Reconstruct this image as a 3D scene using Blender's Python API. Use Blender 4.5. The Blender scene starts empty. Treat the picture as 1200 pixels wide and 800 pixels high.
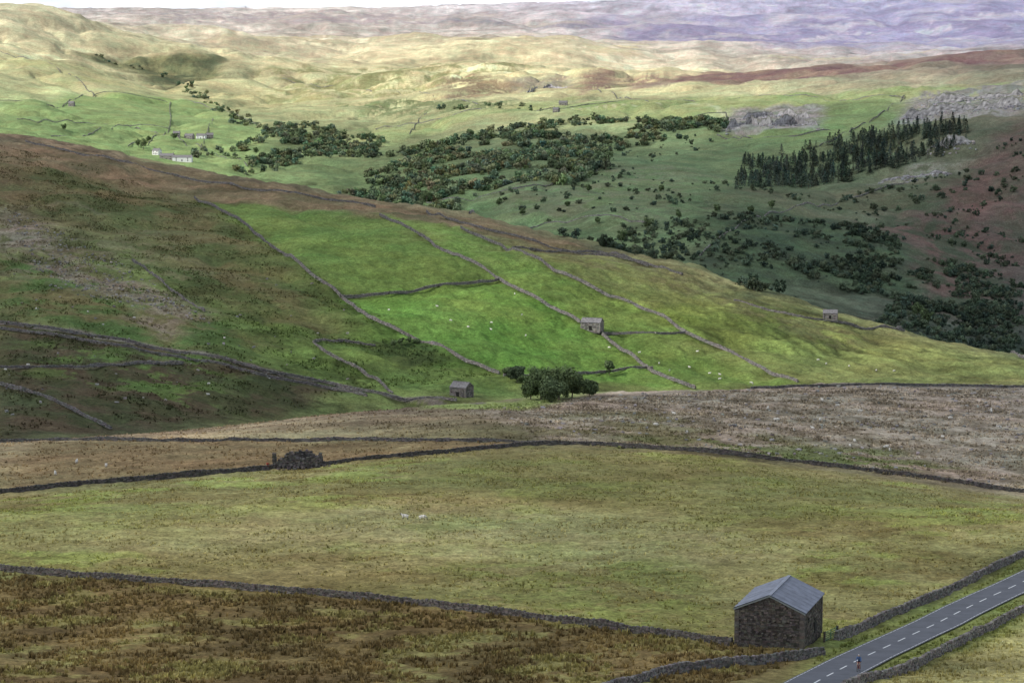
import bpy, math, random, numpy as np
from mathutils import Vector, Matrix
random.seed(4); rng=np.random.default_rng(7)
SC=bpy.context.scene
F=2833.0; PITCH=math.atan((400-20)/F); CP,SP=math.cos(PITCH),math.sin(PITCH)
SUN_EL=math.radians(38); SUN_AZ=math.radians(255)   # clockwise from +Y
S=np.array([math.sin(SUN_AZ)*math.cos(SUN_EL),math.cos(SUN_AZ)*math.cos(SUN_EL),math.sin(SUN_EL)])
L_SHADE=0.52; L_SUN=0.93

# ---------------------------------------------------------------- noise
_p=rng.permutation(1024); _p=np.concatenate([_p,_p]); _ang=rng.random(1024)*2*np.pi
_gx=np.cos(_ang); _gy=np.sin(_ang)
def noise(x,y):
    xi=np.floor(x).astype(np.int64); yi=np.floor(y).astype(np.int64)
    xf=x-xi; yf=y-yi; xi&=1023; yi&=1023; x1=(xi+1)&1023; y1=(yi+1)&1023
    def g(a,b,dx,dy):
        h=_p[_p[a]+b]; return _gx[h]*dx+_gy[h]*dy
    u=xf*xf*xf*(xf*(xf*6-15)+10); v=yf*yf*yf*(yf*(yf*6-15)+10)
    n00=g(xi,yi,xf,yf); n10=g(x1,yi,xf-1,yf); n01=g(xi,y1,xf,yf-1); n11=g(x1,y1,xf-1,yf-1)
    return 1.5*((n00*(1-u)+n10*u)*(1-v)+(n01*(1-u)+n11*u)*v)
def fbm(x,y,wl,octs=4,gain=0.5,seed=0):
    r=0;a=1;t=0;fx=x/wl+seed*17.3;fy=y/wl+seed*9.1
    for o in range(octs):
        r=r+a*noise(fx,fy);t+=a;a*=gain;fx=fx*2.03+11.7;fy=fy*2.03+5.3
    return r/t
def sstep(a,b,x):
    t=np.clip((x-a)/(b-a),0,1);return t*t*(3-2*t)
def pchip(xk,yk,x):
    xk=np.asarray(xk,float);yk=np.asarray(yk,float)
    h=np.diff(xk);d=np.diff(yk)/h;m=np.zeros(len(xk))
    for i in range(1,len(xk)-1):
        if d[i-1]*d[i]>0:
            w1=2*h[i]+h[i-1];w2=h[i]+2*h[i-1];m[i]=(w1+w2)/(w1/d[i-1]+w2/d[i])
    m[0]=d[0];m[-1]=d[-1]
    i=np.clip(np.searchsorted(xk,x)-1,0,len(xk)-2);t=(x-xk[i])/h[i]
    t=np.clip(t,0,1)
    return (1+2*t)*(1-t)**2*yk[i]+t*(1-t)**2*h[i]*m[i]+t*t*(3-2*t)*yk[i+1]+t*t*(t-1)*h[i]*m[i+1]

# ---------------------------------------------------------------- terrain skeleton (relief lines of the dale)
PX=[-900,-400,0,200,400,600,800,1000,1200,1600,2100]
def c(v): return [v]*11
LINES=[
 (None,-1.7,5,0),(None,-18,50,14),(None,-39,120,14),
 (c(815),None,c(215),20),
 (c(705),None,c(290),110),
 (c(610),None,c(365),95),
 ([590,585,578,558,541,525,528,550,578,600,620],None,[430,430,440,455,470,490,490,480,460,450,450],80),
 ([545,535,516,505,487,468,458,451,452,458,465],None,[540,540,545,560,590,620,660,690,700,720,720],100),
 ([556,546,527,517,500,482,472,467,468,474,480],None,[590,590,600,640,690,740,780,800,810,820,820],16),
 ([535,525,508,497,476,458,452,449,449,455,460],None,[650,650,660,710,790,850,880,900,910,920,920],22),
 ([450,440,420,420,415,412,420,430,438,445,450],None,[760,760,780,810,880,920,940,950,950,960,960],70),
 ([360,350,330,335,345,350,365,395,425,435,440],None,[930,930,950,970,990,1000,1010,1010,990,1000,1000],75),
 ([240,235,230,260,280,300,335,380,419,438,445],None,[1150,1150,1180,1160,1120,1090,1070,1050,1020,1025,1025],80),
 ([120,135,155,192,228,262,310,370,414,440,450],None,[1500,1500,1500,1420,1320,1240,1150,1090,1050,1050,1050],70),
 ([165,180,200,235,275,310,360,425,470,490,500],None,[2000,2000,1950,1850,1700,1550,1400,1300,1250,1250,1250],12),
 ([128,142,162,198,234,268,316,376,420,446,455],None,[2700,2700,2700,2600,2300,1950,1700,1600,1550,1500,1500],14),
 ([120,130,142,165,195,208,240,280,330,340,340],None,[3200,3200,3200,3100,2700,2300,2000,1900,1850,1800,1800],75),
 ([100,105,115,143,165,168,190,208,210,200,200],None,[3800,3800,3700,3600,3200,2800,2500,2300,2200,2100,2100],75),
 ([55,60,75,112,132,125,142,150,138,120,120],None,[4500,4500,4500,4300,3900,3400,3000,2700,2450,2300,2300],55),
 ([20,22,38,92,106,102,108,112,105,80,75],None,[5200,5200,5200,5000,4700,4200,3700,3200,2850,2700,2700],42),
 ([-5,-5,-1,40,76,74,88,74,58,50,50],None,[5900,5900,5900,5800,5600,5200,4500,4300,4200,4100,4100],50),
 ([10,10,18,60,80,79,78,80,68,64,64],None,[7200]*11,16),
 ([12,12,14,30,36,34,42,48,42,40,40],None,[8800]*11,40),
 ([16,16,18,33,41,38,44,50,46,44,44],None,[10000]*11,14),
 ([6,6,8,9,9,4,-2,-8,-10,-10,-10],None,[13000]*11,50),
 ([30]*11,None,[17000]*11,4),
 ([42]*11,None,[42000]*11,3)]
NU=560; NS=3200
U=np.linspace(-0.60,0.60,NU); SMIN,SMAX=math.log(5),math.log(42000)
SY=np.exp(np.linspace(SMIN,SMAX,NS))
Dk=[];Zk=[]
def ray(px,py):
    dy=F*CP+(400-py)*SP; dz=-F*SP+(400-py)*CP
    return (px-600)/dy, dz/dy
for r,z,d,n in LINES:
    if r is None:
        Dk.append(np.full(NU,float(d)));Zk.append(np.full(NU,float(z)))
    else:
        uu=[];zz=[]
        for p,q,dd in zip(PX,r,d):
            a,b=ray(p,q);uu.append(a);zz.append(b*dd)
        Dk.append(pchip(uu,d,U));Zk.append(pchip(uu,zz,U))
Dk=np.array(Dk);Zk=np.array(Zk)
H=np.empty((NU,NS))
for i in range(NU): H[i]=pchip(Dk[:,i],Zk[:,i],SY)
XX=U[:,None]*SY[None,:]; YY=np.broadcast_to(SY[None,:],XX.shape)
amp1=np.interp(SY,[100,250,500,800,1100,1600,2600,5000,12000],[.3,.5,1.0,2.2,3.2,6,8,14,12])
wl_n=fbm(XX,YY,90,4,.5,1); wl_f=fbm(XX,YY,420,5,.5,2)
wx_=XX+70*fbm(XX,YY,220,2,.5,61)
rid=1-np.abs(fbm(wx_,YY*.7,250,4,.5,3))*2.6
rid2=1-np.abs(fbm(wx_,YY*.55,120,3,.5,13))*2.4
wf=sstep(1100,2200,SY)
H+= amp1*( wl_n*(1-wf) + (wl_f*1.3-1.0*np.clip(rid,0,1)**3)*wf )
H-= sstep(1600,1900,SY)*(1-sstep(3300,4200,SY))*np.clip(rid2,0,1)**3*4.5
H-= sstep(3600,4600,SY)*(1-sstep(6500,8000,SY))*np.clip(1-np.abs(fbm(XX,YY*.6,520,4,.5,65))*3,0,1)**2*16
H+= sstep(5800,7800,SY)*(1-sstep(11800,13000,SY))*(fbm(XX,YY*.7,1900,3,.5,64)*34-np.clip(1-np.abs(fbm(XX,YY*.8,1500,4,.5,63))*3.2,0,1)**1.5*42)
H-= (sstep(700,850,SY)*(1-sstep(1300,1500,SY)))*np.clip(1-np.abs(fbm(XX,YY,150,4,.5,9))*7,0,1)*2.2
def look(T,x,y):
    x=np.asarray(x,float);y=np.maximum(np.asarray(y,float),5.01)
    fu=np.clip((x/y-U[0])/(U[1]-U[0]),0,NU-1.001); fs=np.clip((np.log(y)-SMIN)/(SMAX-SMIN)*(NS-1),0,NS-1.001)
    i=fu.astype(int);j=fs.astype(int);a=fu-i;b=fs-j
    return (T[i,j]*(1-a)+T[i+1,j]*a)*(1-b)+(T[i,j+1]*(1-a)+T[i+1,j+1]*a)*b
def hz(x,y): return look(H,x,y)
def G(px,py):
    """ground point met by a surveyed line of sight"""
    u,s=ray(px,py); fu=(u-U[0])/(U[1]-U[0]); i=int(fu);a=fu-i
    col=H[i]*(1-a)+H[i+1]*a; k=np.nonzero((col>=s*SY)&(SY>130))[0]
    if len(k)==0: k=[NS-600]
    j=k[0]; e0=col[j-1]-s*SY[j-1]; e1=col[j]-s*SY[j]; t=e0/(e0-e1) if e0!=e1 else 0
    y=SY[j-1]+(SY[j]-SY[j-1])*min(max(t,0),1); return (u*y,y)
def GP(l): return np.array([G(*p) for p in l])

# ---------------------------------------------------------------- ground colours with shade and haze painted in + cloud cover tables along the same relief lines
CX=[0,200,400,600,800,1000,1200]
COLS={3:[(96,82,52),(96,82,52),(98,84,54),(102,88,56),(105,93,60),(112,104,64),(118,112,74)],
4:[(108,100,62),(110,104,64),(112,106,66),(114,110,66),(114,110,66),(116,112,68),(116,112,70)],
5:[(120,114,72),(122,116,74),(124,117,76),(124,117,76),(120,114,74),(118,114,72),(116,114,72)],
6:[(108,98,66),(110,102,68),(112,104,68),(110,106,70),(112,106,72),(112,104,76),(116,106,84)],
7:[(116,100,76),(124,108,82),(128,112,88),(124,110,92),(130,118,102),(134,122,106),(128,118,104)],
8:[(86,76,52)]*7,
9:[(70,68,44),(66,70,42),(78,88,46),(108,122,60),(112,122,60),(114,120,64),(116,120,68)],
10:[(74,74,44),(68,82,42),(80,104,44),(90,124,46),(104,128,52),(112,124,62),(116,122,66)],
11:[(76,80,44),(72,86,42),(82,104,42),(86,120,44),(102,124,50),(112,120,60),(114,120,64)],
12:[(86,78,54),(78,80,46),(86,96,48),(98,108,54),(108,112,60),(110,114,64),(114,116,66)],
13:[(108,92,70),(100,86,64),(102,90,66),(104,94,66),(106,104,66),(110,110,68),(114,114,70)],
14:[(90,100,55)]*7,
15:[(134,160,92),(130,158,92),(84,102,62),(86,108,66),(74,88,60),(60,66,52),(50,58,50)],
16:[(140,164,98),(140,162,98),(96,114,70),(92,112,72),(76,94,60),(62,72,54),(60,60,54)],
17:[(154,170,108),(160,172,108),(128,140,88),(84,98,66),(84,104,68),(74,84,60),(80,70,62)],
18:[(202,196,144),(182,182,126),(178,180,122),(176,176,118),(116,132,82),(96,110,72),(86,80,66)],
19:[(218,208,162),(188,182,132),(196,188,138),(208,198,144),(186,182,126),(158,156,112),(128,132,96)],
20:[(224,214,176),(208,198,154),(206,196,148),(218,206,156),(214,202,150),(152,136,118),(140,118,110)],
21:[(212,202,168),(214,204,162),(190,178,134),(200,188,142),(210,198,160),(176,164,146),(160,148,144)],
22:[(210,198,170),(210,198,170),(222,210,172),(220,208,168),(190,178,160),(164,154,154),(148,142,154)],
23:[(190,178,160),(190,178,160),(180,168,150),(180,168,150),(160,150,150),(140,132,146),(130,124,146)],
24:[(194,184,176),(194,184,176),(200,190,182),(182,174,178),(158,152,168),(148,144,166),(142,138,164)]}  # far rows paled and blued: haze painted into the ground colour
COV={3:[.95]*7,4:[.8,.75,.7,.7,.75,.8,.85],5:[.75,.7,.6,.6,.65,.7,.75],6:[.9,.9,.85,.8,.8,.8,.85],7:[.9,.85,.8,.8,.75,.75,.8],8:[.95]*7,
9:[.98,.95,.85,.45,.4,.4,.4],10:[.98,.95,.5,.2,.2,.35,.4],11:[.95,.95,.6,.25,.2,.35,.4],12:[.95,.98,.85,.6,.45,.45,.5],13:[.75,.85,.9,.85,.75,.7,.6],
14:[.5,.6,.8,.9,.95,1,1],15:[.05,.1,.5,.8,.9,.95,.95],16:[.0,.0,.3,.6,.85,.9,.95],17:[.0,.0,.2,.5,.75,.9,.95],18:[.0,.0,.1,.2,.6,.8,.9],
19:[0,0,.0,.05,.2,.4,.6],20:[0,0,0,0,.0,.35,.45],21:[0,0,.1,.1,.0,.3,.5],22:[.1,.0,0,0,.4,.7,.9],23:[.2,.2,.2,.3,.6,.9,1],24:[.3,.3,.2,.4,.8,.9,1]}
lin=lambda v: np.where(np.asarray(v)/255.<=.04045,np.asarray(v)/255./12.92,((np.asarray(v)/255.+.055)/1.055)**2.4)
def table(dic,f=lambda v:v):
    n=len(LINES); K=np.empty((n,NU)); us=[ray(p,400)[0] for p in CX]
    for k in range(n):
        kk=min(max(k,min(dic)),max(dic)); K[k]=np.interp(U,us,[f(v) for v in dic[kk]])
    T=np.empty((NU,NS)); ls=np.log(SY)
    for i in range(NU): T[i]=np.interp(ls,np.log(Dk[:,i]),K[:,i])
    return T
TR,TG,TB=[table(COLS,lambda v,q=q:v[q]) for q in range(3)]
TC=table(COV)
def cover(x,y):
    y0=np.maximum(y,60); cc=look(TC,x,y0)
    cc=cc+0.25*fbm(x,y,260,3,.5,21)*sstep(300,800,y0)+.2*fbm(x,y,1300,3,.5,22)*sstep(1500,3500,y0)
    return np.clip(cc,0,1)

# ---------------------------------------------------------------- mesh helpers
def link(o): SC.collection.objects.link(o); return o
def mk(name,V,Q,mat,col=None,smooth=False,parent=None):
    V=np.asarray(V,np.float32).reshape(-1,3);Q=np.asarray(Q,np.int32).reshape(-1,4)
    me=bpy.data.meshes.new(name); me.vertices.add(len(V)); me.vertices.foreach_set('co',V.ravel())
    me.loops.add(Q.size); me.loops.foreach_set('vertex_index',Q.ravel())
    me.polygons.add(len(Q)); me.polygons.foreach_set('loop_start',np.arange(0,Q.size,4,dtype=np.int32))
    me.update(calc_edges=True)
    me.polygons.foreach_set('use_smooth',np.full(len(Q),smooth))
    if col is not None:
        at=me.color_attributes.new('Col','FLOAT_COLOR','POINT'); col=np.asarray(col,np.float32)
        if col.shape[1]==3: col=np.c_[col,np.ones(len(col),np.float32)]
        at.data.foreach_set('color',col.astype(np.float32).ravel())
    me.materials.append(mat)
    me.update(); o=link(bpy.data.objects.new(name,me))
    if parent: o.parent=parent
    return o
def empty(name,loc=(0,0,0),rz=0):
    o=bpy.data.objects.new(name,None);link(o);o.location=loc;o.rotation_euler=(0,0,rz);return o
CUBE=np.array([[-1,-1,-1],[1,-1,-1],[1,1,-1],[-1,1,-1],[-1,-1,1],[1,-1,1],[1,1,1],[-1,1,1]])*.5
CQ=np.array([[0,3,2,1],[4,5,6,7],[0,1,5,4],[1,2,6,5],[2,3,7,6],[3,0,4,7]])
def boxes(cen,dim,yaw,jit=0.0,tilt=0.0):
    cen=np.asarray(cen,float).reshape(-1,3);n=len(cen);dim=np.broadcast_to(np.asarray(dim,float),(n,3));yaw=np.broadcast_to(np.asarray(yaw,float),(n,))
    P=CUBE[None]*dim[:,None,:]
    if jit: P=P+rng.uniform(-jit,jit,P.shape)*dim[:,None,:]
    if tilt:
        t=rng.uniform(-tilt,tilt,n)[:,None]; x=P[...,0]*np.cos(t)-P[...,2]*np.sin(t); z=P[...,0]*np.sin(t)+P[...,2]*np.cos(t); P=np.stack([x,P[...,1],z],-1)
    cy=np.cos(yaw)[:,None];sy=np.sin(yaw)[:,None]
    X=P[...,0]*cy-P[...,1]*sy; Y=P[...,0]*sy+P[...,1]*cy
    P=np.stack([X,Y,P[...,2]],-1)+cen[:,None,:]
    return P.reshape(-1,3),(CQ[None]+(np.arange(n)*8)[:,None,None]).reshape(-1,4)
class Acc:
    def __init__(s): s.V=[];s.Q=[];s.C=[];s.n=0
    def add(s,V,Q,C):
        V=np.asarray(V,float).reshape(-1,3); C=np.broadcast_to(np.asarray(C,float),(len(V),3)); s.V.append(V);s.Q.append(np.asarray(Q)+s.n);s.C.append(C);s.n+=len(V)
    def get(s): return np.concatenate(s.V),np.concatenate(s.Q),np.concatenate(s.C)
    def mesh(s,name,mat,**k):
        V,Q,C=s.get();return mk(name,V,Q,mat,C,**k)

# ---------------------------------------------------------------- materials
def mat(name,base=None,rough=.9,nscale=1.0,namt=.3,detail=8,bump=0,bscale=3.0,metal=0,attr=False,rgh=.6,spec=.25,hue=None,extra=()):
    m=bpy.data.materials.new(name);m.use_nodes=True;nt=m.node_tree;N=nt.nodes;Lk=nt.links;b=N['Principled BSDF']
    b.inputs['Roughness'].default_value=rough;b.inputs['Metallic'].default_value=metal;b.inputs['Specular IOR Level'].default_value=spec
    geo=N.new('ShaderNodeNewGeometry')
    if attr:
        a=N.new('ShaderNodeAttribute');a.attribute_name='Col';src=a.outputs['Color']
    else:
        a=N.new('ShaderNodeRGB');a.outputs[0].default_value=(*base,1);src=a.outputs[0]
    for (sc,am,de,ro) in [(nscale,namt,detail,rgh)]+list(extra):
        no=N.new('ShaderNodeTexNoise');no.inputs['Scale'].default_value=sc;no.inputs['Detail'].default_value=de;no.inputs['Roughness'].default_value=ro
        Lk.new(geo.outputs['Position'],no.inputs['Vector'])
        mr=N.new('ShaderNodeMapRange');mr.inputs['From Min'].default_value=.3;mr.inputs['From Max'].default_value=.7
        mr.inputs['To Min'].default_value=1-am;mr.inputs['To Max'].default_value=1+am;mr.clamp=True
        Lk.new(no.outputs['Fac'],mr.inputs['Value'])
        vm=N.new('ShaderNodeVectorMath');vm.operation='SCALE';Lk.new(src,vm.inputs[0]);Lk.new(mr.outputs[0],vm.inputs['Scale']);src=vm.outputs[0]
    if hue:
        n2=N.new('ShaderNodeTexNoise');n2.inputs['Scale'].default_value=hue[0];n2.inputs['Detail'].default_value=6;n2.inputs['Roughness'].default_value=.72
        Lk.new(geo.outputs['Position'],n2.inputs['Vector'])
        cr=N.new('ShaderNodeValToRGB');cr.color_ramp.elements[0].position=.38;cr.color_ramp.elements[0].color=(*hue[1],1);cr.color_ramp.elements[1].position=.62;cr.color_ramp.elements[1].color=(*hue[2],1)
        Lk.new(n2.outputs['Fac'],cr.inputs['Fac'])
        v2=N.new('ShaderNodeVectorMath');v2.operation='MULTIPLY';Lk.new(src,v2.inputs[0]);Lk.new(cr.outputs['Color'],v2.inputs[1]);src=v2.outputs[0]
    Lk.new(src,b.inputs['Base Color'])
    if bump:
        nb=N.new('ShaderNodeTexNoise');nb.inputs['Scale'].default_value=bscale;nb.inputs['Detail'].default_value=4;nb.inputs['Roughness'].default_value=.7
        Lk.new(geo.outputs['Position'],nb.inputs['Vector'])
        bp=N.new('ShaderNodeBump');bp.inputs['Strength'].default_value=1;bp.inputs['Distance'].default_value=bump
        Lk.new(nb.outputs['Fac'],bp.inputs['Height']);Lk.new(bp.outputs[0],b.inputs['Normal'])
    return m
M_ground=mat('moorland_grass',attr=True,nscale=.03,namt=.18,detail=5,rgh=.7,bump=.5,bscale=.5,spec=.03,rough=1,hue=(.02,(1.08,.97,.95),(.93,1.01,.97)),
    extra=[(.16,.24,4,.65),(.7,.36,3,.65),(2.6,.34,2,.6)])
M_wall=mat('dry_stone',attr=True,nscale=2.5,namt=.35,detail=5,spec=.1)
M_leaf=mat('foliage',attr=True,nscale=.6,namt=.3,detail=3,spec=.1)
M_tuft=mat('rush_blades',attr=True,nscale=.4,namt=.3,detail=3,spec=.1)
M_road=mat('asphalt',base=(.105,.108,.118),nscale=.5,namt=.18,detail=10,bump=.01,bscale=30,rough=.85)
M_paint=mat('road_paint',base=(.75,.75,.72),nscale=4,namt=.15)
M_roof=mat('roof_sheet',base=(.20,.215,.25),nscale=.9,namt=.25,detail=7,rough=.5,metal=.1,spec=.4)
M_roofst=mat('stone_slate_roof',base=(.17,.16,.155),nscale=1.2,namt=.4)
M_dark=mat('dark_opening',base=(.02,.018,.016),namt=.1)
M_metal=mat('galvanised_steel',base=(.3,.33,.32),metal=.6,rough=.5,namt=.15)
M_green=mat('painted_gate',base=(.05,.16,.10),rough=.6,namt=.15)
M_white=mat('limewash',base=(.72,.71,.67),nscale=.7,namt=.12)
M_red=mat('rusted_panel_red',base=(.33,.06,.035),nscale=3,namt=.3)
M_wool=mat('sheep_wool',attr=True,nscale=9,namt=.12)
M_cloth=mat('rider_clothing',attr=True,nscale=6,namt=.15)
M_rock=mat('limestone',attr=True,nscale=.12,namt=.35,detail=8,bump=.6,bscale=.5)

# ---------------------------------------------------------------- terrain mesh
pxs=np.concatenate([np.arange(-900,-60,16),np.arange(-60,1260,1.3),np.arange(1260,2101,16)])
ucol=(pxs-600)/2808.0
Dc=np.array([np.interp(ucol,U,Dk[k]) for k in range(len(LINES))])
rows=[Dc[0]]
for k in range(1,len(LINES)):
    n=LINES[k][3]
    for t in range(1,n+1): 
        f=t/n; rows.append(np.exp(np.log(Dc[k-1])*(1-f)+np.log(Dc[k])*f))
Yv=np.array(rows); Xv=Yv*ucol[None,:]; NR,NC=Yv.shape
x=Xv.ravel();y=Yv.ravel();z=hz(x,y)

road_c=GP([(905,835),(945,806),(975,789),(1010,771),(1055,750),(1100,729),(1150,704),(1200,681),(1260,652),(1330,622)])
def resample(P,step):
    P=np.asarray(P,float);d=np.r_[0,np.cumsum(np.hypot(*np.diff(P,axis=0).T))];n=max(2,int(d[-1]/step)+1);s=np.linspace(0,d[-1],n)
    return np.c_[pchip(d,P[:,0],s),pchip(d,P[:,1],s)],s
RC,_=resample(road_c,1.0)
def dist_poly(x,y,P,closed=False):
    best=np.full(x.shape,1e9);n=len(P);inside=np.zeros(x.shape,bool)
    for i in range(n if closed else n-1):
        a=P[i];b=P[(i+1)%n];vx,vy=b-a;l=vx*vx+vy*vy+1e-9
        t=np.clip(((x-a[0])*vx+(y-a[1])*vy)/l,0,1);d=np.hypot(x-a[0]-t*vx,y-a[1]-t*vy);best=np.minimum(best,d)
        if closed: 
            cr=((a[1]>y)!=(b[1]>y));xi=a[0]+(y-a[1])/(vy if abs(vy)>1e-9 else 1e-9)*vx;inside^=(cr&(x<xi))
    return np.where(inside,best,-best) if closed else best
near=(y<420)&(y>150)&(x>0)
rd=np.full(x.shape,1e3); rd[near]=dist_poly(x[near],y[near],RC[::3])
rmask=sstep(3.2,6.0,rd)
# fine relief: tussocks, hags, terracettes
a_f=np.interp(y,[100,300,600,900,1500,3000,6000],[.32,.38,.5,.9,1.3,1.9,3])
f60=fbm(x,y,60,3,.6,6); f250=fbm(x,y,250,5,.6,7)
fine=fbm(x,y,3.2,3,.6,4)*np.interp(y,[400,800,2000],[1,0.3,0])+fbm(x,y,14,3,.6,5)*np.interp(y,[300,900,2200,3500],[.5,1,.4,.1])+f60*np.interp(y,[900,2500,6000],[0,1.6,.7])+f250*np.interp(y,[2600,6000],[0,4])
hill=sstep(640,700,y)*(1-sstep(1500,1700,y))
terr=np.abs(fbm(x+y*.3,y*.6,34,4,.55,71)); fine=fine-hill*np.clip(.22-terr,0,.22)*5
z=z+fine*a_f*rmask*1.0-(1-rmask)*.12
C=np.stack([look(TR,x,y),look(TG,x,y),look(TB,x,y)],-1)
nA=fbm(x,y,26,4,.65,31); nB=fbm(x,y,120,4,.6,32); nC=fbm(x,y,600,5,.6,33)
farw=sstep(1300,2600,y)[:,None]
C=C*(1+ (.5*nA)[:,None]*(1-.8*farw)+(.45*nB)[:,None]*(1-.3*farw)+(.34*nC)[:,None]*farw)
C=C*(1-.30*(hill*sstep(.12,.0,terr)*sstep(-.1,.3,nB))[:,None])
def zone(poly,c1,c2=None,soft=.01,warp=.012,alpha=1.,ns=30,cut=None,sharp=3,seed=50):
    global C
    P=GP(poly); my=P[:,1].mean(); s=soft*my; w=warp*my
    pad=s+w*2
    m=(x>P[:,0].min()-pad)&(x<P[:,0].max()+pad)&(y>P[:,1].min()-pad)&(y<P[:,1].max()+pad)
    if not m.any(): return
    xx=x[m];yy=y[m]
    wx=xx+w*fbm(xx,yy,w*3+3,3,.6,seed);wy=yy+w*2*fbm(xx,yy,w*3+3,3,.6,seed+1)
    sd=dist_poly(wx,wy,P,True); a=sstep(-s,s,sd)*alpha
    n=fbm(xx,yy,ns,5,.65,seed+2)
    if cut is not None: a=a*sstep(cut-.08,cut+.08,n)
    t=np.clip(.5+n*sharp*.7,0,1)[:,None]; c1=np.array(c1,float);c2=np.array(c2 if c2 else c1,float)
    C[m]=C[m]*(1-a[:,None])+(c1*(1-t)+c2*t)*a[:,None]
FG=[(-60,830),(-60,668),(100,677),(250,688),(400,700),(500,710),(600,722),(700,735),(800,748),(860,757),(960,765),(760,830)]
zone(FG,(82,70,44),(112,96,60),.004,.003,.9,14)
zone(FG,(108,106,62),(122,118,70),.01,.01,.75,12,cut=.12,seed=55)
zone(FG,(70,57,36),(82,68,42),.01,.01,.6,9,cut=.18,seed=58)
FIELD=[(-60,660),(-60,582),(200,562),(330,549),(640,524),(880,540),(1200,582),(1260,600),(1200,640),(975,745),(860,750),(500,704)]
zone(FIELD,(132,124,80),(110,104,62),.01,.01,.65,18,seed=60)
zone(FIELD,(130,134,76),(122,132,66),.01,.01,.65,34,cut=.08,seed=63)
zone(FIELD,(94,90,54),(106,96,58),.01,.01,.7,14,cut=.13,seed=66)
zone([(120,640),(420,590),(780,600),(940,640),(700,665),(400,660)],(144,138,98),(126,124,82),.03,.03,.65,20,seed=70)
zone([(480,660),(800,655),(850,735),(700,730),(540,700)],(116,128,64),(108,106,62),.02,.03,.75,14,cut=-.05,seed=73)
zone([(420,565),(640,527),(900,545),(1160,590),(900,620),(640,590)],(96,100,56),(108,106,64),.03,.03,.6,20,seed=76)
zone([(0,600),(300,580),(420,600),(240,640),(0,650)],(138,130,86),(120,118,74),.03,.03,.6,20,seed=77)
zone([(960,750),(1200,655),(1200,735),(1010,800),(930,800)],(104,114,60),(92,100,54),.01,.004,.8,5,seed=78)
zone([(0,575),(330,545),(640,520),(420,516),(40,518)],(118,98,68),(98,82,56),.006,.006,.8,14,seed=80)
zone([(640,518),(1200,574),(1200,454),(900,454),(640,470),(540,478)],(142,130,114),(104,94,78),.008,.008,.85,11,sharp=6,seed=83)
zone([(700,524),(830,512),(1010,530),(1140,556),(1040,552),(880,534)],(96,108,58),(82,90,50),.02,.03,.9,16,cut=-.08,seed=86)
zone([(540,505),(700,485),(860,498),(1000,520),(760,520)],(84,84,56),(104,98,68),.03,.03,.75,20,cut=.0,seed=88)
# mid hill
zone([(0,160),(230,205),(520,250),(700,290),(640,296),(500,262),(220,232),(80,215),(0,240)],(116,96,70),(84,76,52),.02,.02,.85,30,seed=105)
zone([(0,190),(200,225),(330,300),(400,350),(380,400),(250,350),(120,260),(0,240)],(66,74,40),(88,80,50),.02,.02,.8,40,sharp=5,seed=106)  # left hillside darkened in colour to read as shaded
zone([(0,300),(180,340),(330,400),(220,412),(0,376)],(62,84,38),(88,80,48),.01,.02,.75,30,sharp=5,seed=118)
zone([(240,240),(440,255),(400,340),(330,310)],(92,84,54),(78,86,46),.02,.03,.65,30,cut=.08,seed=119)
zone([(0,380),(220,415),(430,455),(250,490),(120,508),(0,514)],(66,56,40),(54,58,34),.01,.01,.9,24,sharp=5,seed=112)  # shade along the foot of the hill painted as dark colour
zone([(30,395),(200,420),(300,440),(240,490),(150,470),(40,440)],(86,108,46),(68,88,38),.02,.03,.9,20,cut=.06,seed=115)
zone([(230,236),(450,253),(580,325),(500,338),(400,345),(330,298)],(72,100,40),(90,114,48),.008,.01,.75,60,seed=90)
zone([(400,350),(585,330),(680,380),(745,420),(810,455),(680,440),(600,438),(500,402)],(86,126,46),(106,136,56),.006,.006,.85,60,seed=93)
zone([(450,252),(540,265),(700,340),(800,388),(930,448),(820,455),(690,382),(585,326)],(86,114,46),(106,128,56),.008,.008,.8,60,seed=96)
zone([(560,285),(700,300),(860,350),(760,362),(640,310)],(102,112,56),(116,120,66),.01,.01,.7,30,seed=98)
zone([(780,400),(960,410),(1150,440),(940,448)],(124,128,72),(112,122,62),.01,.01,.6,60,seed=97)
zone([(560,268),(740,300),(900,360),(1060,392),(960,400),(800,350),(640,300)],(112,100,72),(96,98,58),.01,.02,.75,26,cut=.02,seed=100)
zone([(370,404),(440,402),(580,440),(600,462),(480,455),(430,436)],(94,118,52),(76,96,44),.006,.006,.8,20,seed=99)
zone([(440,455),(600,470),(680,450),(820,458),(900,452),(620,480),(500,480)],(120,136,70),(102,122,58),.006,.006,.8,30,seed=101)
zone([(420,400),(480,395),(540,420),(470,430)],(54,70,36),(70,86,42),.006,.006,.9,12,seed=103)
zone([(0,240),(120,290),(210,380),(60,330),(0,300)],(128,114,100),(88,80,58),.02,.03,.85,14,cut=.05,seed=108)
zone([(60,290),(130,310),(240,372),(200,390),(80,330)],(128,114,102),(92,82,66),.01,.02,.9,10,cut=-.08,seed=110)
zone([(0,250),(40,262),(60,290),(0,290)],(130,116,104),(98,88,72),.01,.01,.9,10,cut=-.12,seed=111)
zone([(80,260),(180,270),(300,340),(200,330)],(116,104,80),(88,84,56),.01,.03,.7,12,cut=.08,seed=113)
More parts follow.
